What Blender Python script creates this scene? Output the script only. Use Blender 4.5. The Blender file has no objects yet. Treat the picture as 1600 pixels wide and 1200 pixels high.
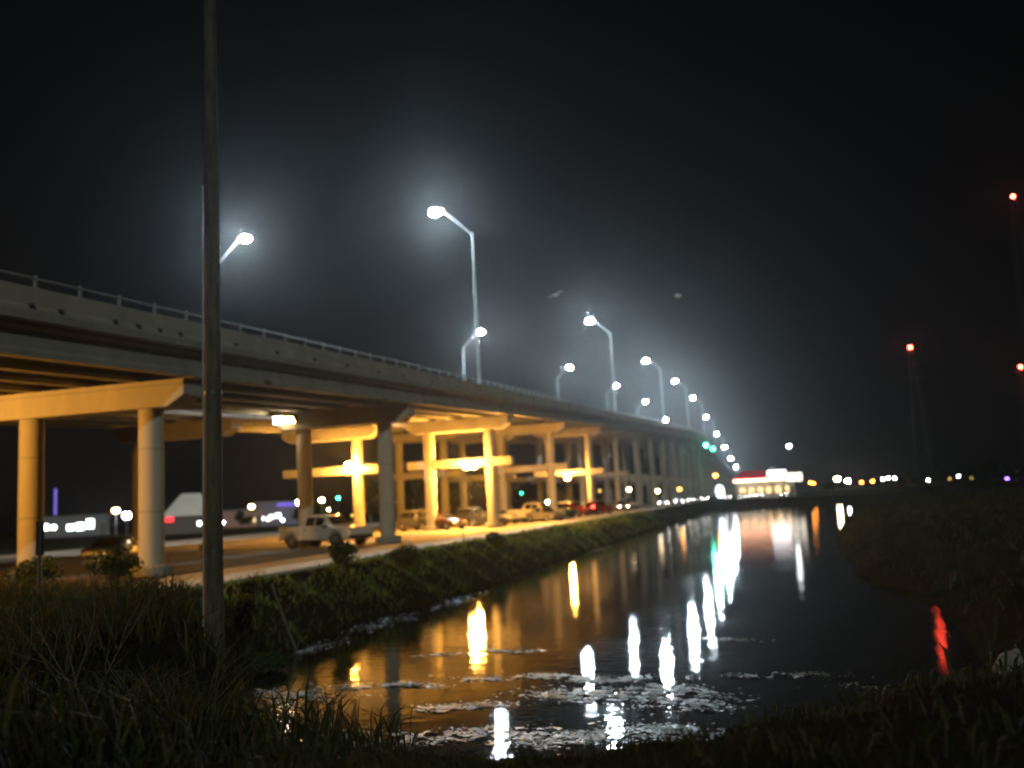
import bpy, bmesh, math, random
import numpy as np
from mathutils import Vector, Matrix
random.seed(7)
rng = np.random.default_rng(7)
SC = bpy.context.scene
COL = SC.collection
PI = math.pi
R = math.radians

# ------------------------------------------------------------------ materials
def new_mat(name):
    m = bpy.data.materials.new(name); m.use_nodes = True
    nt = m.node_tree; nt.nodes.clear()
    out = nt.nodes.new('ShaderNodeOutputMaterial')
    return m, nt, out

def principled(name, col, rough=.7, metal=0., noise=None, bump=0., bscale=20., spec=.5, coat=0., streak=False, coord='Object', trans=0., stain=0.):
    """col: base colour; noise=(scale, second colour, contrast) blends a stain colour in."""
    m, nt, out = new_mat(name)
    b = nt.nodes.new('ShaderNodeBsdfPrincipled')
    b.inputs['Base Color'].default_value = (*col, 1)
    b.inputs['Roughness'].default_value = rough
    b.inputs['Metallic'].default_value = metal
    b.inputs['Specular IOR Level'].default_value = spec
    b.inputs['Coat Weight'].default_value = coat
    if trans: b.inputs['Transmission Weight'].default_value = trans
    nt.links.new(b.outputs[0], out.inputs[0])
    if noise or bump:
        tc = nt.nodes.new('ShaderNodeTexCoord')
        src = tc.outputs[coord]
        if streak:
            mp = nt.nodes.new('ShaderNodeMapping'); mp.inputs['Scale'].default_value = (1, 1, .18)
            nt.links.new(src, mp.inputs[0]); ssrc = mp.outputs[0]
        else:
            ssrc = src
        if noise:
            sc, c2, con = noise
            n = nt.nodes.new('ShaderNodeTexNoise'); n.inputs['Scale'].default_value = sc
            n.inputs['Detail'].default_value = 8; n.inputs['Roughness'].default_value = .62
            nt.links.new(ssrc, n.inputs['Vector'])
            r = nt.nodes.new('ShaderNodeValToRGB')
            r.color_ramp.elements[0].position = .5 - con; r.color_ramp.elements[1].position = .5 + con
            r.color_ramp.elements[0].color = (*c2, 1); r.color_ramp.elements[1].color = (*col, 1)
            nt.links.new(n.outputs[0], r.inputs[0]); nt.links.new(r.outputs[0], b.inputs['Base Color'])
            if stain:
                mp2 = nt.nodes.new('ShaderNodeMapping'); mp2.inputs['Scale'].default_value = (2.2, 2.2, .12); nt.links.new(src, mp2.inputs[0])
                n3 = nt.nodes.new('ShaderNodeTexNoise'); n3.inputs['Scale'].default_value = 1.6; n3.inputs['Detail'].default_value = 7; nt.links.new(mp2.outputs[0], n3.inputs['Vector'])
                r3 = nt.nodes.new('ShaderNodeMapRange'); r3.inputs[1].default_value = .36; r3.inputs[2].default_value = .6; r3.inputs[3].default_value = stain; r3.inputs[4].default_value = 1.05
                sp = nt.nodes.new('ShaderNodeSeparateXYZ'); nt.links.new(src, sp.inputs[0])
                md = nt.nodes.new('ShaderNodeMath'); md.operation = 'FRACT'
                dv_ = nt.nodes.new('ShaderNodeMath'); dv_.operation = 'MULTIPLY'; dv_.inputs[1].default_value = 1 / 2.44; nt.links.new(sp.outputs[2], dv_.inputs[0]); nt.links.new(dv_.outputs[0], md.inputs[0])
                gt = nt.nodes.new('ShaderNodeMath'); gt.operation = 'GREATER_THAN'; gt.inputs[1].default_value = .018; nt.links.new(md.outputs[0], gt.inputs[0])
                jr = nt.nodes.new('ShaderNodeMapRange'); jr.inputs[3].default_value = .62; jr.inputs[4].default_value = 1.0; nt.links.new(gt.outputs[0], jr.inputs[0])
                mu = nt.nodes.new('ShaderNodeMath'); mu.operation = 'MULTIPLY'; nt.links.new(r3.outputs[0], mu.inputs[0]); nt.links.new(jr.outputs[0], mu.inputs[1])
                vm = nt.nodes.new('ShaderNodeVectorMath'); vm.operation = 'SCALE'; nt.links.new(r.outputs[0], vm.inputs[0]); nt.links.new(mu.outputs[0], vm.inputs['Scale'])
                nt.links.new(vm.outputs[0], b.inputs['Base Color'])
        if bump:
            n2 = nt.nodes.new('ShaderNodeTexNoise'); n2.inputs['Scale'].default_value = bscale
            n2.inputs['Detail'].default_value = 6
            nt.links.new(src, n2.inputs['Vector'])
            bp = nt.nodes.new('ShaderNodeBump'); bp.inputs['Strength'].default_value = bump; bp.inputs['Distance'].default_value = .05
            nt.links.new(n2.outputs[0], bp.inputs['Height']); nt.links.new(bp.outputs[0], b.inputs['Normal'])
    return m

def emit(name, col, s):
    m, nt, out = new_mat(name)
    e = nt.nodes.new('ShaderNodeEmission'); e.inputs[0].default_value = (*col, 1); e.inputs[1].default_value = s
    nt.links.new(e.outputs[0], out.inputs[0])
    return m

WHITE = (.74, .90, 1.0); SODIUM = (1.0, .43, .065); WARM = (1.0, .72, .40)
M = {}
M['concrete'] = principled('concrete', (.36, .34, .29), .85, noise=(.55, (.22, .205, .17), .24), bump=.25, bscale=9, streak=True, stain=.38)
M['concrete_old'] = principled('weathered_concrete', (.29, .285, .24), .88, noise=(.8, (.17, .165, .14), .26), bump=.3, bscale=7, streak=True)
M['joint'] = principled('dark_joint', (.03, .03, .028), .9)
M['galv'] = principled('galvanised_steel', (.42, .43, .42), .5, .35, noise=(6, (.28, .28, .28), .3))
M['rail'] = principled('weathered_rail', (.20, .20, .185), .65, .2)
M['darksteel'] = principled('dark_steel', (.05, .05, .05), .5, .4)
M['wood'] = principled('creosoted_timber', (.095, .083, .05), .85, noise=(9, (.022, .019, .012), .22), bump=.7, bscale=22, streak=True)
M['stakewood'] = principled('grey_stake_wood', (.22, .20, .14), .85, noise=(9, (.10, .09, .06), .3), streak=True)
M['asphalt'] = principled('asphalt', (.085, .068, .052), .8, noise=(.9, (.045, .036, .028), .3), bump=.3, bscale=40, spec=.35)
M['slab'] = principled('concrete_paving', (.33, .29, .22), .75, noise=(.45, (.13, .11, .08), .2), bump=.15, bscale=12)
M['path'] = principled('pale_path_concrete', (.52, .49, .40), .85, noise=(.7, (.33, .30, .24), .28), bump=.2, bscale=8)
M['weeds'] = principled('floating_weeds', (.26, .27, .20), .34, noise=(2.5, (.10, .115, .075), .25), bump=.6, bscale=14, spec=.6)
M['rock'] = principled('pale_stone', (.24, .235, .18), .85, noise=(3, (.12, .115, .085), .3), bump=.6, bscale=6)
M['tyre'] = principled('tyre_rubber', (.02, .02, .02), .75)
M['rim'] = principled('alloy_rim', (.35, .35, .35), .35, .8)
M['glass'] = principled('car_glass', (.008, .009, .010), .08, spec=.28)
M['headglass'] = principled('headlamp_glass', (.55, .55, .52), .08, .5, coat=.8)
M['tailglass'] = principled('tail_lamp_red', (.28, .012, .01), .15, coat=.6)
M['chrome'] = principled('bright_trim', (.6, .6, .58), .18, .95)
M['plastic'] = principled('black_plastic', (.02, .02, .02), .55)
M['trunk'] = principled('bark', (.07, .055, .04), .9, noise=(4, (.035, .028, .02), .3))
M['leaf'] = principled('tree_leaves', (.022, .03, .012), .8, noise=(.5, (.012, .017, .007), .3), spec=.1)
M['bushleaf'] = principled('bush_leaves', (.035, .055, .014), .75, noise=(1.5, (.015, .024, .008), .3), spec=.15)
M['twig'] = principled('dry_twig', (.055, .048, .028), .9)
M['wall_pale'] = principled('pale_render', (.52, .50, .44), .85, noise=(.4, (.36, .34, .30), .3))
M['wall_pink'] = principled('pinkish_render', (.28, .16, .12), .85, noise=(.4, (.2, .11, .08), .3))
M['wall_grey'] = principled('grey_cladding', (.13, .13, .135), .8, noise=(.4, (.08, .08, .08), .3))
M['roof_pale'] = principled('pale_metal_roof', (.58, .58, .54), .55, noise=(.5, (.42, .42, .38), .3))
M['roof_red'] = principled('red_roof_panels', (.42, .022, .035), .5, noise=(.6, (.30, .015, .025), .3))
M['feather'] = principled('pale_plumage', (.6, .58, .52), .8, noise=(12, (.35, .34, .31), .3))
M['lamp_white'] = emit('street_lamp_light', WHITE, 4800)
M['lamp_sodium'] = emit('sodium_light', SODIUM, 3300)
M['flood_warm'] = emit('flood_light_glow', (1.0, .60, .20), 230)
M['far_white'] = emit('distant_white_light', (.95, .97, 1.0), 60)
M['far_warm'] = emit('distant_warm_light', (1.0, .74, .42), 55)
M['far_orange'] = emit('distant_orange_light', (1.0, .30, .04), 40)
M['far_yellow'] = emit('distant_yellow_light', (1.0, .66, .12), 4)
M['far_red'] = emit('distant_red_light', (1.0, .05, .03), 14)
M['far_violet'] = emit('distant_violet_light', (.22, .10, 1.0), 30)
M['beacon'] = emit('red_beacon_light', (1.0, .06, .03), 130)
M['green'] = emit('green_signal_light', (.02, 1.0, .40), 150)
M['headlit'] = emit('headlamp_lit', (1.0, .93, .80), 190)
M['taillit'] = emit('tail_lamp_lit', (1.0, .03, .02), 90)
M['sign_white'] = emit('white_sign_face', (.85, .92, 1.0), 4.5)
M['sign_cream'] = emit('cream_sign_face', (1.0, .88, .72), 2.8)
M['sign_red'] = emit('red_sign_face', (1.0, .05, .06), 2.2)
M['sign_violet'] = emit('violet_tube', (.28, .20, 1.0), .8)
M['eave_light'] = emit('eave_strip_light', (1.0, .74, .42), 10)
M['window_lit'] = emit('lit_window', (1.0, .66, .28), 2.0)
M['window_cool'] = emit('lit_shop_window', (.85, 1.0, .93), 7)

PAINT = {}
def paint(name, col, rough=.32, metal=.25):
    if name not in PAINT:
        PAINT[name] = principled(name + '_car_paint', col, rough, metal, noise=(3, tuple(c * .82 for c in col), .35), coat=.5)
    return PAINT[name]

# grass: colour differs from blade to blade
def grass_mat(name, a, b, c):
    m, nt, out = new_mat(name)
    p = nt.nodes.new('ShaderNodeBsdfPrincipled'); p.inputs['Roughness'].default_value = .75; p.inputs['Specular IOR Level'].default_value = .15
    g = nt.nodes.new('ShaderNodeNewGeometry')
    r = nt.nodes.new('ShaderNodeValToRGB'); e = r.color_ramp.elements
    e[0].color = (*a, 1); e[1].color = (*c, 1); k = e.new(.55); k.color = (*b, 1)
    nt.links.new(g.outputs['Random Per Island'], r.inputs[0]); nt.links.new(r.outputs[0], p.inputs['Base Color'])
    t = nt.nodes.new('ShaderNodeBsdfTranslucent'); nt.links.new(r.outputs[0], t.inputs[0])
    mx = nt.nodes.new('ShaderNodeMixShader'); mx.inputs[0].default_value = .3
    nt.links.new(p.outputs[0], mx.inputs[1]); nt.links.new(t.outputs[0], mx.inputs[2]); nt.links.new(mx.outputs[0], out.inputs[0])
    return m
M['grass'] = grass_mat('marsh_grass_blades', (.035, .055, .015), (.06, .085, .025), (.13, .12, .05))
M['greengrass'] = grass_mat('verge_grass_blades', (.10, .155, .022), (.15, .21, .035), (.22, .215, .06))
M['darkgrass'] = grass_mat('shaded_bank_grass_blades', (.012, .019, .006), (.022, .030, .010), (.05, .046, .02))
M['drygrass'] = grass_mat('dry_grass_blades', (.10, .10, .03), (.17, .15, .05), (.22, .19, .08))

# soil of the banks: mud near the water, dull weeds above
def ground_mat():
    m, nt, out = new_mat('soil_and_weeds')
    p = nt.nodes.new('ShaderNodeBsdfPrincipled'); p.inputs['Roughness'].default_value = 1; p.inputs['Specular IOR Level'].default_value = 0
    tc = nt.nodes.new('ShaderNodeTexCoord')
    n = nt.nodes.new('ShaderNodeTexNoise'); n.inputs['Scale'].default_value = .6; n.inputs['Detail'].default_value = 9
    nt.links.new(tc.outputs['Object'], n.inputs['Vector'])
    r = nt.nodes.new('ShaderNodeValToRGB'); e = r.color_ramp.elements
    e[0].position = .32; e[0].color = (.014, .011, .007, 1); e[1].position = .68; e[1].color = (.015, .019, .008, 1)
    k = e.new(.5); k.color = (.024, .020, .012, 1)
    nt.links.new(n.outputs[0], r.inputs[0]); nt.links.new(r.outputs[0], p.inputs['Base Color'])
    n2 = nt.nodes.new('ShaderNodeTexNoise'); n2.inputs['Scale'].default_value = 7; n2.inputs['Detail'].default_value = 6
    nt.links.new(tc.outputs['Object'], n2.inputs['Vector'])
    bp = nt.nodes.new('ShaderNodeBump'); bp.inputs['Strength'].default_value = .8; bp.inputs['Distance'].default_value = .12
    nt.links.new(n2.outputs[0], bp.inputs['Height']); nt.links.new(bp.outputs[0], p.inputs['Normal'])
    nt.links.new(p.outputs[0], out.inputs[0]); return m
M['ground'] = ground_mat()

def water_mat():
    m, nt, out = new_mat('murky_canal_water')
    p = nt.nodes.new('ShaderNodeBsdfPrincipled')
    p.inputs['Base Color'].default_value = (.012, .011, .007, 1)
    p.inputs['IOR'].default_value = 1.38
    tc = nt.nodes.new('ShaderNodeTexCoord')
    big = nt.nodes.new('ShaderNodeTexNoise'); big.inputs['Scale'].default_value = .16; big.inputs['Detail'].default_value = 4
    nt.links.new(tc.outputs['Object'], big.inputs['Vector'])
    rr = nt.nodes.new('ShaderNodeMapRange'); rr.inputs[1].default_value = .4; rr.inputs[2].default_value = .62
    rr.inputs[3].default_value = .018; rr.inputs[4].default_value = .055
    nt.links.new(big.outputs[0], rr.inputs[0]); nt.links.new(rr.outputs[0], p.inputs['Roughness'])
    fine = nt.nodes.new('ShaderNodeTexNoise'); fine.inputs['Scale'].default_value = 2.2; fine.inputs['Detail'].default_value = 5; fine.inputs['Roughness'].default_value = .55
    nt.links.new(tc.outputs['Object'], fine.inputs['Vector'])
    bp = nt.nodes.new('ShaderNodeBump'); bp.inputs['Strength'].default_value = .34; bp.inputs['Distance'].default_value = .02
    nt.links.new(fine.outputs[0], bp.inputs['Height']); nt.links.new(bp.outputs[0], p.inputs['Normal'])
    nt.links.new(p.outputs[0], out.inputs[0]); return m
M['water'] = water_mat()

# ------------------------------------------------------------------ mesh building
WORLD = {}                                       # object name -> world location of its origin (all unrotated or handled as local)
class MB:
    def __init__(s): s.v = []; s.f = []; s.mi = []; s.m = 0
    def add(s, vs, fs):
        o = len(s.v); s.v += [tuple(v) for v in vs]
        for f in fs: s.f.append(tuple(i + o for i in f)); s.mi.append(s.m)
        return s
    def box(s, c, d, rz=0., taper=1.):
        x, y, z = [k / 2 for k in d]; vs = []
        for sz in (-1, 1):
            t = 1 if sz < 0 else taper
            for sx, sy in ((-1, -1), (1, -1), (1, 1), (-1, 1)):
                px, py = sx * x * t, sy * y * t
                vs.append((c[0] + px * math.cos(rz) - py * math.sin(rz), c[1] + px * math.sin(rz) + py * math.cos(rz), c[2] + sz * z))
        return s.add(vs, [(3, 2, 1, 0), (4, 5, 6, 7), (0, 1, 5, 4), (1, 2, 6, 5), (2, 3, 7, 6), (3, 0, 4, 7)])
    def tube(s, pts, rad, n=10, caps=True):
        pts = [Vector(p) for p in pts]
        if not isinstance(rad, (list, tuple)): rad = [rad] * len(pts)
        vs = []; prev = None
        for i, p in enumerate(pts):
            d = (pts[min(i + 1, len(pts) - 1)] - pts[max(i - 1, 0)]).normalized()
            a = prev if prev is not None else (Vector((1, 0, 0)) if abs(d.x) < .9 else Vector((0, 1, 0)))
            a = (a - d * a.dot(d)).normalized(); b = d.cross(a); prev = a
            for k in range(n):
                t = 2 * PI * k / n; vs.append(p + (a * math.cos(t) + b * math.sin(t)) * rad[i])
        fs = []
        for i in range(len(pts) - 1):
            for k in range(n):
                k2 = (k + 1) % n; fs.append((i * n + k, i * n + k2, (i + 1) * n + k2, (i + 1) * n + k))
        if caps:
            fs.append(tuple(range(n - 1, -1, -1))); fs.append(tuple((len(pts) - 1) * n + k for k in range(n)))
        return s.add(vs, fs)
    def ell(s, c, r, nu=12, nv=8, zmin=-1.):
        vs = []; fs = []
        for j in range(nv + 1):
            t = math.asin(zmin) + (PI / 2 - math.asin(zmin)) * j / nv
            for i in range(nu):
                a = 2 * PI * i / nu
                vs.append((c[0] + r[0] * math.cos(t) * math.cos(a), c[1] + r[1] * math.cos(t) * math.sin(a), c[2] + r[2] * math.sin(t)))
        for j in range(nv):
            for i in range(nu):
                i2 = (i + 1) % nu; fs.append((j * nu + i, j * nu + i2, (j + 1) * nu + i2, (j + 1) * nu + i))
        return s.add(vs, fs)
    def quad(s, a, b, c, d): return s.add([a, b, c, d], [(0, 1, 2, 3)])
    def extrude(s, prof, stations, closed=True):
        """prof: list of (x, z); stations: list of (x0, y, z0)."""
        n = len(prof); vs = [(x0 + px, y, z0 + pz) for (x0, y, z0) in stations for (px, pz) in prof]; fs = []
        for i in range(len(stations) - 1):
            for k in range(n if closed else n - 1):
                k2 = (k + 1) % n; fs.append((i * n + k, i * n + k2, (i + 1) * n + k2, (i + 1) * n + k))
        if closed:
            fs.append(tuple(range(n - 1, -1, -1))); fs.append(tuple((len(stations) - 1) * n + k for k in range(n)))
        return s.add(vs, fs)
    def lathe(s, prof, c=(0, 0, 0), n=16):
        vs = [(c[0] + r * math.cos(2 * PI * k / n), c[1] + r * math.sin(2 * PI * k / n), c[2] + z) for r, z in prof for k in range(n)]; fs = []
        for i in range(len(prof) - 1):
            for k in range(n):
                k2 = (k + 1) % n; fs.append((i * n + k, i * n + k2, (i + 1) * n + k2, (i + 1) * n + k))
        fs.append(tuple(range(n - 1, -1, -1))); fs.append(tuple((len(prof) - 1) * n + k for k in range(n)))
        return s.add(vs, fs)

def obj(name, mb, mats, parent=None, smooth=False, world=False, fix=True, bevel=0.):
    me = bpy.data.meshes.new(name)
    vs = mb.v
    off = WORLD.get(parent.name, (0, 0, 0)) if (world and parent) else (0, 0, 0)
    if off != (0, 0, 0): vs = [(x - off[0], y - off[1], z - off[2]) for x, y, z in vs]
    me.from_pydata(vs, [], mb.f)
    if not isinstance(mats, (list, tuple)): mats = [mats]
    for m in mats: me.materials.append(m)
    if len(mats) > 1: me.polygons.foreach_set('material_index', mb.mi)
    if fix:
        bm = bmesh.new(); bm.from_mesh(me); bmesh.ops.recalc_face_normals(bm, faces=bm.faces[:])
        if bevel: bmesh.ops.bevel(bm, geom=[e for e in bm.edges if e.calc_face_angle(0) > .6], offset=bevel, segments=1, affect='EDGES', clamp_overlap=True)
        bm.to_mesh(me); bm.free()
    if smooth:
        me.polygons.foreach_set('use_smooth', [True] * len(me.polygons))
        me.set_sharp_from_angle(angle=R(38))
    o = bpy.data.objects.new(name, me); COL.objects.link(o)
    if parent: o.parent = parent
    WORLD[o.name] = off
    return o

def tag(o, label=None, cat=None, group=None, kind=None):
    if label: o['label'] = label
    if cat: o['category'] = cat
    if group: o['group'] = group
    if kind: o['kind'] = kind
    return o

def thing(name, label, cat, loc=(0, 0, 0), rz=0., group=None):
    o = bpy.data.objects.new(name, None); COL.objects.link(o); o.empty_display_size = .3
    o.location = loc; o.rotation_euler = (0, 0, rz); WORLD[o.name] = tuple(loc)
    return tag(o, label, cat, group)

def copy_tree(o, parent=None):
    c = o.copy(); COL.objects.link(c)
    if parent: c.parent = parent
    for ch in list(o.children): copy_tree(ch, c)
    return c

# ------------------------------------------------------------------ terrain and water
LOT = 1.8
SHORE_L = [(-60, -30.), (6, -30.), (11, -13.), (13.2, -3.5)]
def left_shore(y):          # X of the near-bridge water edge
    return np.interp(y, [18, 22, 26, 30, 36, 43, 60, 80, 110, 167, 240], [-11.2, -13.0, -13.8, -14.2, -13.3, -13.5, -13.9, -13.6, -13.2, -13.0, -13.0])
def right_shore(y):
    return np.interp(y, [12, 15, 18, 24, 36, 43, 67, 110, 162, 240], [-1.2, 0.4, 2.6, 4.2, 4.4, 3.6, 4.0, 8.0, 13.0, 16.0])
def near_shore(x):          # Y of the water edge by the camera
    return np.interp(x, [-13, -12, -8.7, -6, -2.2, -.5, 2], [20.5, 19.5, 14.9, 13.3, 13.0, 14.2, 17.0])
def hnoise(x, y):
    return (np.sin(x * 1.3 + 1.7 * np.sin(y * .7)) * np.cos(y * 1.1 + 1.3 * np.sin(x * .9)) * .5 + .5 * np.sin(x * 3.1 + y * 2.3) * np.sin(y * 2.9 - x * 1.7))
def height(x, y):
    """Ground height: a flat lot under the bridges, the canal trough, a low bank on the other side."""
    x = np.asarray(x, float); y = np.asarray(y, float)
    dl = x - left_shore(y) + np.where(y > 22, .38 * hnoise(x * .4, y * .35) + .2 * np.sin(y * 1.7), 0); dr = right_shore(y) - x; dn = y - near_shore(x); df = 232 - y + 1.2 * np.sin(x * .6)
    dr = dr + .55 * hnoise(x * .35 + 2, y * .28) + .25 * np.sin(y * 1.3 + x)
    d = np.minimum(np.minimum(dl, dr), np.minimum(dn, df))        # > 0 inside the water
    n = hnoise(x, y)
    # slope differs by side
    left = LOT * np.clip(-d / 2.6, 0, 1) ** .8
    other = 1.25 * np.clip(-d / 3.5, 0, 1) ** .8 + .55 * np.clip((-d - 3) / 12, 0, 1)
    near = 2.15 * np.clip(-d / np.where(x < -9.3, 3.4, 7.5), 0, 1) ** .75
    h = np.where(x < -13, left, np.where((dn < dl) & (dn < dr) & (y < 24), near, np.where(dr < dl, other, left)))
    bl = np.clip((x + 15) / 3.5, 0, 1)                            # blend left lot and near bank
    h = np.where((y < 24) & (dn < 2) & (x < -8), (1 - bl) * left + bl * np.minimum(near, 2.0), h)
    rough = np.where(x < -16.2, 0.0, .14)
    h = h + n * rough * np.clip(-d / 1.2, 0, 1)
    h = np.where(d > 0, -np.minimum(d * .45, .9), h)
    h = np.where(np.abs(x + 40) < 23.6, np.where((x < -16.4) & (y > 22), LOT, h), h)
    h = np.where(x < -60, LOT + n * .12, h)
    return h

def axis(parts):
    a = []
    for lo, hi, st in parts: a += list(np.arange(lo, hi - 1e-6, st))
    return np.array(a + [parts[-1][1]])
def build_ground():
    xs = axis([(-900, -200, 100), (-200, -64, 17), (-64, -24, 2.5), (-24, -16.4, .8), (-16.4, 9, .3), (9, 40, 1.2), (40, 200, 16), (200, 900, 100)])
    ys = axis([(-60, 0, 4), (0, 8, .8), (8, 46, .3), (46, 110, .9), (110, 240, 3), (240, 400, 20), (400, 1000, 100)])
    X, Y = np.meshgrid(xs, ys); Z = height(X, Y)
    nx, ny = len(xs), len(ys)
    me = bpy.data.meshes.new('ground')
    v = np.stack([X, Y, Z], -1).reshape(-1, 3)
    i = np.arange((ny - 1) * (nx - 1)); r, c = i // (nx - 1), i % (nx - 1)
    a = r * nx + c; f = np.stack([a, a + 1, a + nx + 1, a + nx], -1)
    me.from_pydata(v.tolist(), [], f.tolist()); me.materials.append(M['ground'])
    me.polygons.foreach_set('use_smooth', [True] * len(me.polygons))
    o = bpy.data.objects.new('ground', me); COL.objects.link(o); tag(o, kind='structure')
build_ground()

w = MB(); w.quad((-40, 4, 0), (40, 4, 0), (40, 240, 0), (-40, 240, 0))
tag(obj('canal_water', w, M['water']), 'dark murky canal water', 'water', kind='structure')

# paved surfaces, each a sheet a few mm above the one below
def sheet(name, x0, x1, y0, y1, z, m):
    b = MB()
    nx = max(1, int((x1 - x0) / 4)); ny = max(1, int((y1 - y0) / 6))
    for i in range(nx):
        for j in range(ny):
            xa, xb = x0 + (x1 - x0) * i / nx, x0 + (x1 - x0) * (i + 1) / nx; ya, yb = y0 + (y1 - y0) * j / ny, y0 + (y1 - y0) * (j + 1) / ny
            b.quad((xa, ya, z), (xb, ya, z), (xb, yb, z), (xa, yb, z))
    return tag(obj(name, b, m, fix=False), kind='structure')
sheet('shade_toned_service_road', -59, -20.95, 22.5, 55.2, LOT + .006, M['asphalt'])  # dark asphalt tone also paints the unlit ground before the second pier line
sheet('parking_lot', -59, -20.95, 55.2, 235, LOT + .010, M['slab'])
b = MB()
for k in range(54):                                                    # path in slabs with open joints
    y0 = 22.5 + k * 4.0
    b.box((-18.9 if y0 < 120 else -18.7, y0 + 1.99, LOT - .05), (4.1, 3.97, .30))
tag(obj('footpath', b, M['path'], bevel=.02), kind='structure')
sheet('cross_street', -20, 120, 233.5, 243, LOT + .02, M['asphalt'])

# ------------------------------------------------------------------ bridges
ZY = [(-60, 5.30), (0, 7.99), (290, 20.98), (313, 21.65), (337, 21.55), (370, 21.0), (404.5, 19.7), (472, 16.2), (539, 12.4), (606, 8.0), (674, 4.2), (745, 2.0)]
def zb(y): return float(np.interp(y, [p[0] for p in ZY], [p[1] for p in ZY]))   # underside of the girders
def sx(y): return max(0., (y - 410)) * .0085                                    # the far ramp drifts sideways
YS = [-18.7 + 7.7333 * k for k in range(96)]
PIERS = [31.6 + 23.35 * k for k in range(27)]

def build_bridge(x_out, x_in, label, posts, cap_a, cap_b, cols, face):
    """x_out: canal-side edge of the deck, x_in: other edge (smaller X)."""
    mid = (x_out + x_in) / 2
    root = thing('highway_bridge', label, 'bridge', (mid, 31.6, LOT))
    st = [(sx(y), y, zb(y)) for y in YS]
    W = obj
    d = MB(); d.extrude([(x_in, 1.06), (x_out, 1.06), (x_out, 1.30), (x_in, 1.30)], st)
    W('deck_slab', d, M['concrete_old'], root, world=True)
    for xo, s in ((x_out, 1), (x_in, -1)):
        p = MB(); p.extrude([(xo - s * .40, 1.302), (xo - s * .012, 1.302), (xo - s * .012, 1.42), (xo - s * .06, 1.50), (xo - s * .05, 2.06), (xo - s * .24, 2.06), (xo - s * .28, 1.62), (xo - s * .40, 1.45)], st)
        W('parapet', p, M['concrete'], root, world=True)
        rl = MB(); rl.tube([(xo - s * .15 + sx(y), y, zb(y) + 2.36) for y in YS], .045, 6)
        W('hand_rail', rl, M['rail'], root, world=True)
        n = 0
        rest = MB()
        for k in range(220):
            y = 19.0 + k * 1.9
            if y > 430: break
            pb = MB() if (n < 48 and s == posts) else rest
            z = zb(y) + 2.062
            pb.box((xo - s * .15 + sx(y), y, z + .012), (.16, .2, .024)); pb.box((xo - s * .15 + sx(y), y, z + .14), (.06, .10, .28))
            pb.box((xo - s * .15 + sx(y), y, z + .31), (.10, .12, .18), taper=.6)
            if pb is not rest:
                W('rail_post', pb, M['galv'], root, world=True); n += 1
        tag(W('rail_posts', rest, M['galv'], root, world=True), kind='stuff')
    # five prestressed girders, broken at every pier
    prof = [(-.26, 0), (.26, 0), (.26, .16), (.10, .30), (.10, .82), (.22, .94), (.22, 1.058), (-.22, 1.058), (-.22, .94), (-.10, .82), (-.10, .30), (-.26, .16)]
    ends = [-18.7, 8.25] + PIERS + [716]
    for g in range(5):
        gx = x_out - .62 + (x_in + .62 - (x_out - .62)) * g / 4
        gm = MB()
        for a, e in zip(ends[:-1], ends[1:]):
            gm.extrude([(gx + px, pz) for px, pz in prof], [(sx(y), y, zb(y)) for y in (a + .03, (a + e) / 2, e - .03)])
        W('girder', gm, M['concrete_old'], root, world=True)
    for y in PIERS[:6]:                                             # diaphragms between the girders, at the piers
        for g in range(4):
            dp = MB(); ga = x_out - .62 + (x_in + .62 - (x_out - .62)) * (g + .5) / 4
            dp.box((ga + sx(y), y, zb(y) + .62), (abs(x_out - x_in - 1.2) / 4 - .24, .25, .80))
            W('diaphragm', dp, M['concrete_old'], root, world=True)
    if face:
        for y in [22.5, 23.7, 26.2, 27.4, 28.6, 29.8, 33.6, 37.0, 40.6, 44.2, 48.4, 52.0, 57, 62]:
            h = MB(); h.box((x_out - .008, y, zb(y) + 1.47), (.10, .17, .12))
            W('drain_hole', h, M['joint'], root, world=True)
    # piers: cap, columns, strut
    for k, y in enumerate([8.25] + PIERS, -1):
        z = zb(y) - .06; dx = sx(y)
        if z < 2.9: continue
        c = MB(); a, e = cap_a + dx, cap_b + dx
        hs = .60                                                     # half width of the cap
        for s in (0, 1): pass
        prof = [(a, z), (e, z), (e, z - .62), (e + .75, z - 1.06), (a - .75, z - 1.06), (a, z - .62)]
        c.add([(px, y - hs, pz) for px, pz in prof] + [(px, y + hs, pz) for px, pz in prof],
              [tuple(range(6)), tuple(range(11, 5, -1))] + [(i, (i + 1) % 6, (i + 1) % 6 + 6, i + 6) for i in range(6)])
        for g in range(5):                                           # bearing pads under each girder
            gx = x_out - .62 + (x_in + .62 - (x_out - .62)) * g / 4
            c.box((gx + dx, y, z + .029), (.5, .9, .058))
        cap = W('pier_cap', c, M['concrete'], root, world=True, bevel=.03)
        for cx in cols:
            q = MB(); top = z - 1.062
            q.tube([(cx + dx, y, 1.2), (cx + dx, y, top)], .48, 20)
            W('column', q, M['concrete'], cap, smooth=True, world=True)
            if k < 8:
                f = MB(); f.lathe([(.8, 0), (.8, .34), (.72, .40), (.485, .401)], (cx, y, LOT + .012), 20)
                W('footing', f, M['concrete_old'], cap, world=True)
        if k >= 2:
            q = MB(); q.box(((a + e) / 2, y, 7.55), (abs(a - e) + .2, .85, .74))
            W('strut', q, M['concrete'], cap, world=True, bevel=.03)
    return root

build_bridge(-20.8, -32.0, 'concrete highway bridge climbing along the canal, nearer the water of the two parallel bridges', 1, -21.5, -31.0, (-23.4, -29.1), True)
build_bridge(-33.4, -44.4, 'parallel concrete highway bridge behind the canal-side one, carrying the shorter looking row of lamps', -1, -34.1, -43.4, (-36.1, -41.6), False)

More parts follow.
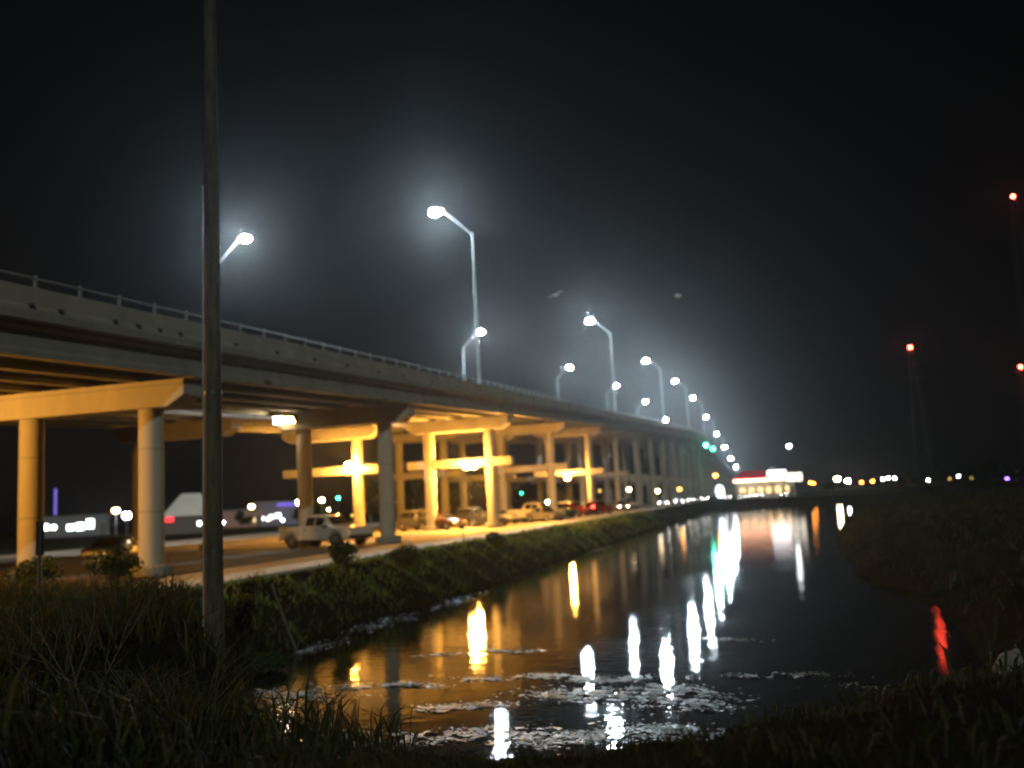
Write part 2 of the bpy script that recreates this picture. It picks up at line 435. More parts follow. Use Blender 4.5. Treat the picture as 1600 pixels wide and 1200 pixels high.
# lamp posts on the bridges
ORD = ['first', 'second', 'third', 'fourth', 'fifth', 'sixth', 'seventh', 'eighth', 'ninth', 'tenth']
def bridge_lamp():
    t = thing('street_lamp', '', 'street lamp')
    b = MB(); b.lathe([(.26, 0), (.26, .03), (.19, .04), (.17, .30), (.115, .34)], n=12)
    obj('base_plate', b, M['galv'], t)
    H = 12.1
    p = MB(); p.tube([(0, 0, .30), (0, 0, H * .5), (0, 0, H)], [.115, .095, .07], 10)
    obj('pole', p, M['galv'], t, smooth=True)
    a = MB(); pts = []
    for i in range(9):
        u = i / 8; pts.append((-2.55 * u, 0, H - .25 + 2.35 * (1 - (1 - u) ** 1.12)))
    a.tube(pts, [.06 - .02 * i / 8 for i in range(9)], 8)
    obj('arm', a, M['galv'], t, smooth=True)
    h = MB(); h.box((-2.95, 0, H + 2.16), (1.05, .42, .15), taper=.75); h.box((-2.40, 0, H + 2.13), (.3, .16, .12))
    head = obj('lamp_head', h, M['galv'], t, bevel=.03)
    l = MB(); l.ell((-3.02, 0, H + 2.02), (.46, .34, .26), 14, 8)
    obj('lens', l, M['lamp_white'], head, smooth=True)
    return t
proto = bridge_lamp()
used = False
for k in range(10):
    y = 68 + 67.3 * k; x = -20.95 + sx(y)
    o = proto if not used else copy_tree(proto); used = True
    o.location = (x + .02, y, zb(y) + 2.06); o.rotation_euler = (0, 0, 0)
    if k < 8:
        tag(o, f'tall post on the canal-side bridge rail, {ORD[k]} upper-row lamp counted from the timber pole', 'street lamp', 'lamp posts along the canal-side bridge')
    else:
        tag(o, 'tiny lamp post at the far descending end of the canal-side bridge, past the eighth lamp', 'street lamp', 'lamp posts along the canal-side bridge')
for k in range(6):
    y = 68 + 67.3 * k; x = -44.05 + sx(y)
    o = copy_tree(proto); o.location = (x, y, zb(y) + 2.06); o.rotation_euler = (0, 0, PI)
    tag(o, f'post behind the canal-side bridge deck, {ORD[k]} lower-row lamp counted from the timber pole', 'street lamp', 'lamp posts along the bridge behind')

# sodium wall lamps on the pier struts
def wall_lamp(x, y, z, label, power=None):
    t = thing('wall_lamp', label, 'wall lamp', (x, y, z), group='sodium lamps on the pier struts')
    b = MB(); b.tube([(0, 1.22, .30), (0, .50, .46), (0, 0, .38)], .04, 8); b.box((0, 1.20, .30), (.24, .05, .34))
    obj('bracket', b, M['darksteel'], t)
    b = MB(); b.lathe([(.20, .17), (.20, .21), (.12, .32), (.07, .42)], n=14)
    obj('housing', b, M['darksteel'], t)
    l = MB(); l.ell((0, 0, -.04), (.27, .27, .24), 14, 10)
    obj('lens', l, power or M['lamp_sodium'], t, smooth=True)
    return t
wall_lamp(-36.2, PIERS[2] - 1.7, 8.0, 'round orange sodium lamp on the strut above the first floodlit column, behind the silver pickup')
wall_lamp(-25.1, PIERS[2] - 1.7, 7.25, 'largest orange sodium lamp, on the strut end above the row of parked cars')
wall_lamp(-26.2, PIERS[4] - 1.7, 6.85, 'orange sodium lamp low on the strut above the red car')
rl_ = wall_lamp(-25.6, PIERS[2] + 1.7, 7.4, 'sodium lamp hidden on the rear of the strut that carries the largest orange lamp', emit('rear_sodium_light', SODIUM, 8500))
rl_.rotation_euler = (0, 0, PI)
# lamp on the first pier row outside the picture on the road side: lights the first cap and columns
nl = wall_lamp(-31.38, 21.6, 8.2, 'orange sodium lamp under the start of the bridges beside the service road', emit('near_sodium_light', SODIUM, 3700))

for ch in nl.children:                                              # this one hangs from a girder instead of a strut
    if ch.name.startswith('bracket'):
        hb = MB(); hb.tube([(0, 0, .38), (0, 0, .75)], .04, 8); hb.box((0, 0, .745), (.3, .3, .03))
        bm = bmesh.new(); hm = bpy.data.meshes.new('bracket'); hm.from_pydata(hb.v, [], hb.f); hm.materials.append(M['darksteel']); ch.data = hm; bm.free()

def flood(x, y, z, rz, tilt, label, mat):
    t = thing('flood_light', label, 'floodlight', (x, y, z), rz, 'pair of floodlights under the girders')
    b = MB(); b.box((0, 0, .30), (.08, .3, .5)); b.box((0, 0, .56), (.3, .3, .03))
    obj('bracket', b, M['darksteel'], t)
    h = MB(); h.box((0, 0, 0), (.66, .34, .50))
    hh = obj('housing', h, M['darksteel'], t, bevel=.02); hh.rotation_euler = (tilt, 0, 0)
    l = MB(); l.box((0, -.178, 0), (.58, .02, .42)); 
    ll = obj('lens', l, mat, hh)
    return t
flood(-30.5, 54.3, 10.05, R(15), R(22), 'white-hot floodlight bolted under the girders beside the pier cap, brighter of the pair', emit('flood_white', (1.0, .80, .50), 260))
flood(-29.6, 54.3, 10.05, R(-15), R(35), 'amber floodlight bolted under the girders, dimmer and closer to the second column of the pair', emit('flood_amber', (1.0, .55, .16), 60))

# green lights hung from the bridge at the crest
for x, y, z, s in ((-19.9, 324.5, 19.9, 'upper bluish green light hanging from the bridge crest'), (-18.4, 337.6, 19.1, 'lower pure green light hanging from the bridge crest')):
    t = thing('navigation_light', s, 'navigation light', (x, y, z), group='green lights at the bridge crest')
    m = MB(); m.tube([(0, 0, .3), (0, 0, 2.2)], .05, 8); m.tube([(0, 0, 2.15), (-1.6, 0, 2.3)], .05, 8); m.lathe([(.42, .3), (.42, .36), (.1, .5)], n=12)
    obj('bracket', m, M['darksteel'], t)
    l = MB(); l.ell((0, 0, 0), (.36, .36, .42), 12, 8)
    obj('lens', l, M['green'] if 'pure' in s else emit('teal_signal_light', (.05, 1.0, .62), 150), t, smooth=True)

# ------------------------------------------------------------------ timber pole, stake, posts, rock
t = thing('utility_pole', 'tall bare timber utility pole standing on the grassy bank in front of the bridge', 'utility pole', (-11.25, 17.2, 1.1))
p = MB(); p.tube([(0, 0, -1.0), (.02, -.01, 3), (.05, 0, 7), (.10, -.06, 16)], [.205, .19, .165, .115], 18)
obj('pole', p, M['wood'], t, smooth=True)
for z in (2.1, 5.4, 8.6, 9.1):
    g = MB(); g.tube([(.02 + z * .004, 0, z), (.02 + z * .004, 0, z + .05)], .205 - z * .006 + .012, 18)
    obj('steel_band', g, M['darksteel'], t, smooth=True)
g = MB(); g.tube([(-.17, -.12, .6), (-.155, -.11, 3), (-.14, -.09, 6), (-.11, -.08, 10)], .018, 6)
obj('ground_wire', g, M['galv'], t)

s = MB(); s.tube([(-13.35, 24.5, -.05), (-12.98, 23.2, 1.0), (-12.58, 21.85, 2.12)], [.045, .042, .03], 8)
tag(obj('stake', s, M['stakewood'], smooth=True), 'grey leaning stake stuck in the bank at the water edge', 'stake')
t = thing('marker_post', 'dark post with a box on top in the tall grass before the first column', 'marker post', (-18.4, 20.3, 1.75))
s = MB(); s.tube([(0, 0, 0), (0, 0, 2.0)], .055, 8); obj('post', s, M['plastic'], t)
s = MB(); s.box((0, 0, 1.85), (.17, .15, .85)); s.box((0, 0, 2.29), (.21, .19, .04)); obj('box', s, M['plastic'], t, bevel=.02)
t = thing('path_marker', 'thin marker post on the canal edge of the pale path opposite the parked cars', 'marker post', (-16.95, 50.6, 1.86))
s = MB(); s.tube([(0, 0, 0), (0, 0, 1.15)], .035, 8); obj('post', s, M['darksteel'], t)
s = MB(); s.box((0, -.04, 1.05), (.14, .015, .2)); obj('reflector', s, M['galv'], t)

def lump(c, r, seed, n=2):
    bm = bmesh.new(); bmesh.ops.create_icosphere(bm, subdivisions=n + 1, radius=1)
    rr = random.Random(seed); ph = [rr.uniform(0, 6) for _ in range(6)]
    for v in bm.verts:
        d = 1 + .22 * math.sin(v.co.x * 2.6 + ph[0]) * math.cos(v.co.y * 2.2 + ph[1]) + .14 * math.sin(v.co.z * 4 + ph[2]) + .09 * math.sin(v.co.x * 7 + v.co.y * 6 + ph[3])
        v.co = Vector((v.co.x * r[0] * d + c[0], v.co.y * r[1] * d + c[1], v.co.z * r[2] * d + c[2]))
    bm.verts.index_update(); m = MB(); m.add([v.co[:] for v in bm.verts], [tuple(v.index for v in f.verts) for f in bm.faces]); bm.free(); return m
rk = MB(); vs = [(-.42, -.2, -.1), (.40, -.24, -.1), (.46, .26, -.1), (-.3, .3, -.1), (-.12, -.10, .40), (.26, -.06, .60), (.30, .14, .52), (.0, .16, .46)]
rk.add(vs, [(0, 1, 5, 4), (1, 2, 6, 5), (2, 3, 7, 6), (3, 0, 4, 7), (4, 5, 6, 7), (3, 2, 1, 0)])
o = obj('rock', rk, M['rock'], bevel=.04); o.location = (3.5, 17.45, .1 + float(height(3.5, 17.45))); o.scale = (.9, .9, .9)
tag(o, 'pale angular rock on the dark bank across from the timber pole', 'rock')
for (x, y, r_, s_) in ((-3.9, 12.9, .16, 5), (-5.9, 12.6, .12, 9)):
    o = obj('stone', lump((0, 0, 0), (r_ * 1.2, r_, r_ * .8), s_), M['rock'], smooth=True); o.location = (x, y, float(height(x, y)) + .05)
    tag(o, 'small pale stone at the muddy bottom edge of the bank' if s_ == 5 else 'smaller pale stone half sunk in grass by the water', 'stone')

# ------------------------------------------------------------------ grass and weeds
def blades(name, label, pts, hmin, hmax, wid, lean, mat):
    n = len(pts); x, y = pts[:, 0], pts[:, 1]; z = height(x, y) - .03
    h = rng.uniform(hmin, hmax, n) * (.75 + .35 * hnoise(x * .8, y * .8)); a = rng.uniform(0, 2 * PI, n); w_ = rng.uniform(.6, 1.2, n) * wid
    ld = rng.uniform(0, 2 * PI, n); l1 = rng.uniform(.05, .3, n) * h * lean; l2 = l1 * rng.uniform(2.0, 3.4, n)
    cx, cy = np.cos(a) * w_ / 2, np.sin(a) * w_ / 2
    dx, dy = np.cos(ld), np.sin(ld)
    V = np.empty((n, 5, 3))
    V[:, 0] = np.stack([x - cx, y - cy, z], -1); V[:, 1] = np.stack([x + cx, y + cy, z], -1)
    V[:, 2] = np.stack([x + cx * .8 + dx * l1, y + cy * .8 + dy * l1, z + h * .55], -1); V[:, 3] = np.stack([x - cx * .8 + dx * l1, y - cy * .8 + dy * l1, z + h * .55], -1)
    V[:, 4] = np.stack([x + dx * l2, y + dy * l2, z + h * (1 - .25 * lean)], -1)
    base = np.arange(n) * 5
    loops = np.stack([base, base + 1, base + 2, base + 3, base + 3, base + 2, base + 4], -1).reshape(-1)
    me = bpy.data.meshes.new(name)
    me.vertices.add(n * 5); me.vertices.foreach_set('co', V.reshape(-1))
    me.loops.add(n * 7); me.loops.foreach_set('vertex_index', loops)
    ls = np.stack([np.arange(n) * 7, np.arange(n) * 7 + 4], -1).reshape(-1)
    me.polygons.add(n * 2); me.polygons.foreach_set('loop_start', ls)
    me.update(calc_edges=True); me.validate()
    me.materials.append(mat)
    o = bpy.data.objects.new(name, me); COL.objects.link(o)
    return tag(o, label, 'grass', kind='stuff')
def scatter(n, x0, x1, y0, y1, keep, clump=0.):
    p = np.stack([rng.uniform(x0, x1, n), rng.uniform(y0, y1, n)], -1)
    if clump:
        p = p[(hnoise(p[:, 0] * 1.7 + 5, p[:, 1] * 1.7) + rng.normal(0, .35, n)) > -clump]
    return p[keep(p[:, 0], p[:, 1])]
land = lambda x, y: height(x, y) > .04
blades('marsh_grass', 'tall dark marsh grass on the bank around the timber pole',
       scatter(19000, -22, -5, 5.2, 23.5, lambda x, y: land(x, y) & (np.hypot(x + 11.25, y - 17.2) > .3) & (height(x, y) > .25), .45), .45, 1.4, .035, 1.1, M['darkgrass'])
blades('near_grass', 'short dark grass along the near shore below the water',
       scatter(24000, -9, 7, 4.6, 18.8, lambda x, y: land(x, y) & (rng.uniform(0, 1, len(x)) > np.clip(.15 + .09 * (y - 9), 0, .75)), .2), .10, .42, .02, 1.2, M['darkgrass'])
blades('verge_grass', 'green grass growing along the top of the bank between the pale path and the water',
       scatter(19000, -17.2, -13.6, 22.5, 125, lambda x, y: land(x, y) & (x > -16.75 + .5 * hnoise(x * .5, y * .6)) & (x < -14.9 + .8 * hnoise(y * .22, x)) & (x < left_shore(y) - .15), .25), .12, .6, .045, 1.3, M['greengrass'])
blades('waterside_grass', 'brownish grass and weeds hanging over the waterline below the green verge',
       scatter(26000, -16.2, -12.2, 22.5, 125, lambda x, y: land(x, y) & (x > -15.6 + .8 * hnoise(y * .22, x)) & (hnoise(x * .9 + 3, y * .45) > -.35), .15), .15, .75, .05, 1.5, M['grass'])
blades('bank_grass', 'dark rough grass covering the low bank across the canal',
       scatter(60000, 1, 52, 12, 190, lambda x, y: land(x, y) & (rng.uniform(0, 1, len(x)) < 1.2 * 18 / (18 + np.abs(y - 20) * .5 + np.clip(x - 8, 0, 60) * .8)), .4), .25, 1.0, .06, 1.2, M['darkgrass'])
blades('lot_weeds', 'rough weeds between the service road and the pole', 
       scatter(6500, -30, -16.8, 20.5, 26.5, lambda x, y: (y < 23.5 + 1.8 * hnoise(x * .9, y) - (x + 20) * .12), .3), .4, 1.25, .04, 1.1, M['grass'])
cl = np.stack([rng.normal(0, .42, 700), rng.normal(14.75, .13, 700)], -1)
o = blades('grass_clump', 'yellowish dry grass clump at the near water edge below the dark water', cl, .15, .55, .02, 1.5, M['drygrass'])
o['kind'] = 'thing'; o['category'] = 'grass clump'

# floating weed mats: many thin tilted flakes
def mats(name, label, patches, seed):
    rr = np.random.default_rng(seed); m = MB()
    for (x, y, rx, ry, n) in patches:
        for _ in range(n * 6):
            d = rr.normal(0, .6, 2); px, py = x + d[0] * rx, y + d[1] * ry + .18 * math.sin((x + d[0] * rx) * 2.1)
            if hnoise(px * 2.6 + 3, py * 3.4) < rr.normal(-.05, .25): continue
            if height(px, py) > -.02: continue
            r_ = rr.uniform(.008, .032) * (1 if rr.random() < .9 else 2.2); k = int(rr.integers(4, 7)); tx, ty = rr.normal(0, .16, 2); rot = rr.uniform(0, 6.3); z = .012 + abs(rr.normal(0, .012))
            vs = []
            for i in range(k):
                a = rot + 2 * PI * i / k; q = r_ * rr.uniform(.6, 1.1); vx, vy = q * math.cos(a) * 1.5, q * math.sin(a)
                vs.append((px + vx, py + vy, z + vx * tx + vy * ty))
            m.add(vs, [tuple(range(k))])
    return tag(obj(name, m, M['weeds'], fix=False), label, 'floating weeds', kind='stuff')
mats('floating_weeds', 'pale floating weed mats drifting on the dark water near the shore', [
    (-6.2, 17.7, .8, .25, 260), (-5.6, 20.6, 1.3, .22, 330), (-4.2, 20.5, 1.2, .3, 300), (-3.6, 18.9, 1.2, .55, 620), (-2.4, 19.0, 1.0, .5, 430),
    (-1.8, 18.0, .7, .5, 220), (-8.6, 19.7, 1.1, .22, 210), (-8.6, 23.7, .8, .16, 90), (-7.0, 24.3, .8, .18, 120), (-10.3, 18.6, 1.2, .7, 330), (-6.0, 15.4, 1.6, .45, 380),
    (-3.3, 15.6, 1.6, .5, 420), (-1.6, 15.9, 1.0, .4, 260), (-.6, 20.9, .6, .2, 36), (.5, 20.7, .9, .2, 46), (-1.4, 25.8, .7, .2, 50), (1.6, 19.6, .7, .2, 40)], 3)
mats('bank_scum', 'pale scum and scraps along the waterline below the path', [(-13.2, 24.8, .5, 1.6, 110), (-13.4, 30.5, .7, 2.0, 90), (-12.7, 36.5, .5, 2.5, 90), (-6.9, 104, 1.6, 5, 150), (-12.9, 72, .5, 4, 60)], 5)

def leafball(m, c, r, n, size, rr, squash=1.):
    for _ in range(n):
        d = Vector((rr.gauss(0, 1), rr.gauss(0, 1), rr.gauss(0, 1))).normalized() * (rr.random() ** .4)
        p = Vector((c[0] + d.x * r[0], c[1] + d.y * r[1], c[2] + d.z * r[2]))
        a = Vector((rr.uniform(-1, 1), rr.uniform(-1, 1), rr.uniform(-.6, .6))).normalized(); b_ = a.orthogonal().normalized(); s_ = size * rr.uniform(.6, 1.3)
        m.add([p - a * s_, p + b_ * s_ * .45, p + a * s_, p - b_ * s_ * .45], [(0, 1, 2, 3)])
def shrub(x, y, r, h, label, seed, group=None, n=900, leaf=.09):
    rr = random.Random(seed); z = float(height(x, y))
    t = thing('shrub', label, 'shrub', (x, y, z), group=group)
    s_ = MB()
    for k in range(7):
        a = rr.uniform(0, 6.3); s_.tube([(0, 0, -.05), (.3 * r * math.cos(a), .3 * r * math.sin(a), h * .45), (.7 * r * math.cos(a), .7 * r * math.sin(a), h * .85)], [.03, .02, .008], 5)
    obj('stem', s_, M['trunk'], t)
    m = MB()
    for k in range(6):
        a = rr.uniform(0, 6.3); q = rr.uniform(0, .6) * r
        leafball(m, (q * math.cos(a), q * math.sin(a), h * rr.uniform(.35, .75)), (r * .55, r * .55, h * .36), n // 6, leaf, rr)
    obj('foliage', m, M['bushleaf'], t, fix=False)
    return t
shrub(-16.3, 33.6, .62, 1.0, 'small round green bush at the path edge right of the timber pole', 1)
shrub(-15.7, 38.6, 1.0, .8, 'low spreading bush on the bank below the silver pickup', 2)
shrub(-15.7, 52.5, .8, .95, 'leafy low bush on the bank beside the thin path marker', 3)
shrub(-23.0, 29.0, 1.1, 1.15, 'dark low bush hiding the foot of the lit column left of the timber pole', 4, n=1300)
shrub(-25.8, 28.4, 1.2, 1.0, 'broad dark bush among the weeds, next to the bush at the column foot', 6, n=1300)
shrub(-30.5, 29.3, 1.5, 1.2, 'dark bush in front of the first column, behind the marker post', 8, n=1300)
shrub(-12.6, 21.4, .7, .5, 'small tangled bush at the foot of the leaning stake', 9)

def bare_shrub(x, y, h, label, seed):
    rr = random.Random(seed); z = float(height(x, y))
    m = MB()
    def grow(p, d, l, r_, dep):
        pts = [p]; q = p
        for i in range(5):
            d = (d + Vector((rr.gauss(0, .10), rr.gauss(0, .10), rr.gauss(0, .05) - .02))).normalized(); q = q + d * l / 5; pts.append(q)
        m.tube(pts, [r_ * (1 - .14 * i) for i in range(6)], 5)
        if dep:
            for i in (2, 3, 4):
                if rr.random() < .75:
                    grow(pts[i], (d + Vector((rr.gauss(0, .5), rr.gauss(0, .5), .1))).normalized(), l * rr.uniform(.35, .6), r_ * .5, dep - 1)
    for k in range(6):
        a = rr.uniform(0, 6.3); grow(Vector((rr.gauss(0, .12), rr.gauss(0, .12), 0)), Vector((.45 * math.cos(a), .45 * math.sin(a), 1)).normalized(), h * rr.uniform(.7, 1.1), .014, 2)
    o = obj('dry_shrub', m, M['twig'], fix=False); o.location = (x, y, z - .05)
    return tag(o, label, 'shrub', 'leafless shrubs on the bank')
bare_shrub(-8.2, 9.6, 1.7, 'leafless twiggy shrub in the dark grass at the bottom corner, tallest of the bare ones', 3)
bare_shrub(-6.4, 9.2, 1.1, 'short leafless shrub leaning beside the tallest bare one', 5)
bare_shrub(-9.2, 13.6, 1.2, 'leafless shrub in the grass in front of the timber pole', 8)

# ------------------------------------------------------------------ cars
def loft(m, st):
    """st: stations (x, zb, zbelt, ztop, wlow, wbelt, wtop); closed loft with a rounded section."""
    rows = []
    for (x, z0, zm, z1, w0, wm, wt) in st:
        hm = (z0 + zm) / 2
        half = [(w0 * .82, z0), (w0, z0 + .10), (wm * 1.0, hm), (wm * .985, zm), (wt * 1.0, z1 - .05 * (z1 > zm + .1)), (wt * .82, z1 + (.0 if z1 > zm + .1 else .015))]
        rows.append([(x, y, z) for y, z in half] + [(x, -y, z) for y, z in reversed(half)])
    n = len(rows[0]); vs = [p for r_ in rows for p in r_]; fs = []
    for i in range(len(rows) - 1):
        for k in range(n):
            k2 = (k + 1) % n; fs.append((i * n + k, i * n + k2, (i + 1) * n + k2, (i + 1) * n + k))
    fs.append(tuple(range(n))); fs.append(tuple((len(rows) - 1) * n + k for k in range(n - 1, -1, -1)))
    m.add(vs, fs); return rows

def glass_from(rows, pairs, t, side_names=True):
    """side panes between stations (i, j) on both sides; proud of the body by 8 mm."""
    for (i, j, u0, u1) in pairs:
        for s in (0, 1):
            idx = (3, 4) if s == 0 else (8, 7)
            a0, a1 = Vector(rows[i][idx[0]]), Vector(rows[i][idx[1]]); b0, b1 = Vector(rows[j][idx[0]]), Vector(rows[j][idx[1]])
            q = [a0.lerp(b0, u0), a0.lerp(b0, u1), a1.lerp(b1, u1), a1.lerp(b1, u0)]
            lo, hi = .10, .90
            q = [q[0].lerp(q[3], lo), q[1].lerp(q[2], lo), q[1].lerp(q[2], hi), q[0].lerp(q[3], hi)]
            n = Vector((0, 1 if s == 0 else -1, .25)).normalized() * .010
            g = MB(); g.quad(*[p + n for p in q]); 
            obj('side_window', g, M['glass'], t)
def cross_glass(rows, i, j, t, name, push):
    a = [Vector(rows[i][5]), Vector(rows[i][6])]; b = [Vector(rows[j][5]), Vector(rows[j][6])]
    q = [a[0], a[1], b[1], b[0]]
    lo, hi = .10, .93
    q = [q[0].lerp(q[3], lo), q[1].lerp(q[2], lo), q[1].lerp(q[2], hi), q[0].lerp(q[3], hi)]
    q = [Vector((p.x, p.y * 1.08, p.z)) for p in q]
    g = MB(); g.quad(*[p + Vector(push) for p in q]); obj(name, g, M['glass'], t)
def wheels(t, xs, w, r):
    for x in xs:
        for s in (-1, 1):
            wmb = MB(); y0, y1 = s * (w - .20), s * (w + .02)
            wmb.tube([(x, y0, r), (x, y0 + s * .03, r), (x, y1 - s * .03, r), (x, y1, r)], [r * .93, r, r, r * .93], 20)
            wh = obj('wheel', wmb, M['tyre'], t, smooth=True)
            c = MB(); c.tube([(x, y1 + s * .006, r), (x, y1 + s * .012, r)], [r * .64, r * .58], 16); 
            obj('rim', c, M['rim'], wh)
            ar = MB(); pts = [(x + (r + .07) * math.cos(a), s * (w + .005), r + (r + .07) * math.sin(a)) for a in np.linspace(-.25, PI + .25, 12)]
            ar.tube(pts, .045, 6); obj('wheel_arch', ar, M['plastic'], t)
def lamps(t, xf, xr, yy, zf, zr, lit=False, tail=False):
    for s in (-1, 1):
        h = MB(); h.ell((xf, s * yy, zf), (.07, .18, .09), 10, 6); obj('headlight', h, M['headlit'] if lit else M['headglass'], t, smooth=True)
        h = MB(); h.box((xr, s * (yy + .02), zr), (.08, .26, .16)); obj('tail_light', h, M['taillit'] if tail else M['tailglass'], t, bevel=.02)
def bumper(t, xf, xr, w, z):
    for x in (xf, xr):
        g = MB(); g.box((x, 0, z), (.16, 2 * w - .1, .22)); obj('bumper', g, M['plastic'], t, bevel=.04)
    g = MB(); g.box((xf - .02, 0, z + .26), (.06, w * .9, .16)); obj('grille', g, M['plastic'], t)
    g = MB(); g.box((xr + (-.085 if xr < 0 else .085), 0, z + .02), (.012, .42, .13)); obj('number_plate', g, M['wall_pale'], t)
    for s in (-1, 1):
        g = MB(); g.box((xf * .38, s * (w + .10), z + .60), (.12, .18, .13)); obj('door_mirror', g, M['plastic'], t, bevel=.02)

def make_sedan(lit=False, tail=False):
    t = thing('parked_car', '', 'car'); m = MB()
    rows = loft(m, [(2.28, .42, .62, .64, .70, .72, .60), (2.12, .26, .70, .74, .82, .84, .74), (1.2, .22, .86, .90, .88, .90, .78), (.82, .22, .90, .95, .88, .90, .76),
                    (.12, .22, .93, 1.40, .88, .90, .62), (-.45, .22, .94, 1.46, .88, .90, .64), (-1.05, .22, .95, 1.38, .88, .90, .62), (-1.72, .22, .97, 1.02, .88, .90, .74), (-2.2, .28, .94, .97, .84, .86, .74), (-2.32, .42, .80, .82, .74, .76, .64)])
    obj('body', m, paint('silver', (.42, .42, .40)), t, smooth=True)
    glass_from(rows, [(4, 5, .04, .96), (5, 6, .06, .96)], t)
    cross_glass(rows, 3, 4, t, 'windscreen', (.02, 0, .02)); cross_glass(rows, 7, 6, t, 'rear_window', (-.02, 0, .02))
    wheels(t, (1.38, -1.36), .88, .32); lamps(t, 2.16, -2.26, .58, .64, .80, lit, tail); bumper(t, 2.25, -2.27, .82, .42)
    return t
def make_suv(lit=False, tail=False):
    t = thing('parked_car', '', 'car'); m = MB()
    rows = loft(m, [(2.30, .48, .80, .82, .74, .78, .66), (2.16, .34, .92, .96, .88, .90, .80), (1.15, .30, 1.06, 1.10, .93, .95, .84), (.88, .30, 1.08, 1.14, .93, .95, .82),
                    (.30, .30, 1.10, 1.68, .93, .95, .70), (-.60, .30, 1.12, 1.76, .93, .95, .72), (-1.55, .30, 1.14, 1.72, .93, .95, .72), (-2.15, .34, 1.12, 1.50, .91, .93, .72), (-2.30, .46, 1.02, 1.04, .84, .87, .76)])
    obj('body', m, paint('dark_grey', (.06, .06, .062)), t, smooth=True)
    glass_from(rows, [(4, 5, .04, .96), (5, 6, .05, .95), (6, 7, .1, .8)], t)
    cross_glass(rows, 3, 4, t, 'windscreen', (.02, 0, .02)); cross_glass(rows, 8, 7, t, 'rear_window', (-.02, 0, .02))
    for s in (-1, 1):
        g = MB(); g.tube([(.2, s * .62, 1.74), (-.6, s * .64, 1.83), (-1.5, s * .64, 1.79)], .025, 6); obj('roof_rail', g, M['galv'], t)
    wheels(t, (1.42, -1.40), .93, .37); lamps(t, 2.22, -2.26, .62, .84, 1.05, lit, tail); bumper(t, 2.28, -2.28, .88, .52)
    return t
def make_pickup():
    t = thing('pickup_truck', '', 'pickup truck'); m = MB()
    rows = loft(m, [(2.86, .55, .86, .88, .78, .82, .70), (2.70, .42, 1.00, 1.04, .90, .93, .82), (1.70, .36, 1.12, 1.16, .95, .97, .86), (1.42, .36, 1.14, 1.20, .95, .97, .84),
                    (.80, .36, 1.16, 1.72, .95, .97, .72), (.10, .36, 1.17, 1.82, .95, .97, .74), (-.72, .36, 1.18, 1.80, .95, .97, .74), (-.98, .36, 1.18, 1.22, .95, .97, .88)])
    obj('cab', m, paint('champagne', (.66, .63, .56)), t, smooth=True)
    glass_from(rows, [(4, 5, .02, .94), (5, 6, .06, .90)], t)
    cross_glass(rows, 3, 4, t, 'windscreen', (.025, 0, .02)); cross_glass(rows, 7, 6, t, 'rear_window', (-.02, 0, .02))
    bd = MB()
    for s in (-1, 1): bd.box((-1.96, s * .92, .84), (1.92, .10, .74))
    bd.box((-1.96, 0, .56), (1.92, 1.74, .08)); bd.box((-1.03, 0, .84), (.06, 1.74, .70))
    obj('cargo_bed', bd, paint('champagne', (.5, .47, .4)), t, bevel=.03)
    g = MB(); g.box((-2.95, 0, .86), (.07, 1.72, .66)); obj('tailgate', g, paint('champagne', (.5, .47, .4)), t, bevel=.02)
    wheels(t, (1.82, -1.86), .95, .42); lamps(t, 2.74, -2.95, .70, .90, .95); bumper(t, 2.84, -3.02, .92, .56)
    for s in (-1, 1):
        g = MB(); g.tube([(1.2, s * 1.0, .42), (-.9, s * 1.0, .42)], .05, 8); obj('running_board', g, M['plastic'], t)
        for x in (.28, -.66):
            g = MB(); g.box((x, s * .975, 1.02), (.20, .03, .04)); obj('door_handle', g, M['chrome'], t)
    return t
def recolor(t, mat):
    for c in t.children:
        if c.name.split('.')[0] in ('body', 'cab', 'cargo_bed', 'tailgate'):
            c.material_slots[0].link = 'OBJECT'; c.material_slots[0].material = mat
def place(t, x, y, deg, label, mat=None, group=None, z=LOT + .012):
    t.location = (x, y, z); t.rotation_euler = (0, 0, R(deg)); t['label'] = label
    if group: t['group'] = group
    if mat: recolor(t, mat)
    return t
G = 'cars parked in a row under the bridges'
pk = make_pickup(); sd = make_sedan(); sv = make_suv()
sdl = make_sedan(True); svt = make_suv(False, True)
place(pk, -25.9, 51.4, -22, 'champagne crew cab pickup parked across the service road, between the two dark columns', None, G)
pk.scale = (1.07, 1.07, 1.07)
place(sv, -31.0, 80.2, -28, 'dark grey sport utility car just right of the dark column, first of the row', None, G)
place(sd, -28.0, 78.6, -35, 'maroon sedan with bright glints squeezed between the first two dark cars', paint('maroon', (.045, .008, .010)), G)
place(copy_tree(sv), -27.6, 86.0, -30, 'black sport utility car under the largest sodium lamp', paint('black', (.02, .02, .022)), G)
place(copy_tree(sd), -25.0, 82.0, -40, 'dark blue sedan in front of the black one, nose toward the path', paint('navy', (.02, .025, .05)), G)
place(copy_tree(sd), -26.6, 91.0, -30, 'shiny white sedan lit yellow beside the column of the third pier', paint('white', (.70, .68, .62)), G)
place(copy_tree(pk), -23.6, 94.3, -20, 'cream pickup with its long side lit yellow, beyond the white sedan', paint('cream', (.62, .56, .42)), G)
place(copy_tree(sd), -21.7, 90.6, -40, 'grey sedan in shade between the cream pickup and the red car', paint('mid_grey', (.16, .16, .16)), G)
place(copy_tree(sv), -23.0, 110.5, -25, 'bright red sport utility car under the low sodium lamp', paint('red', (.50, .02, .02)), G)
place(svt, -20.6, 114.0, 70, 'car with glowing red tail lights next to the red sport utility car', paint('dark_red', (.30, .015, .015)), G)
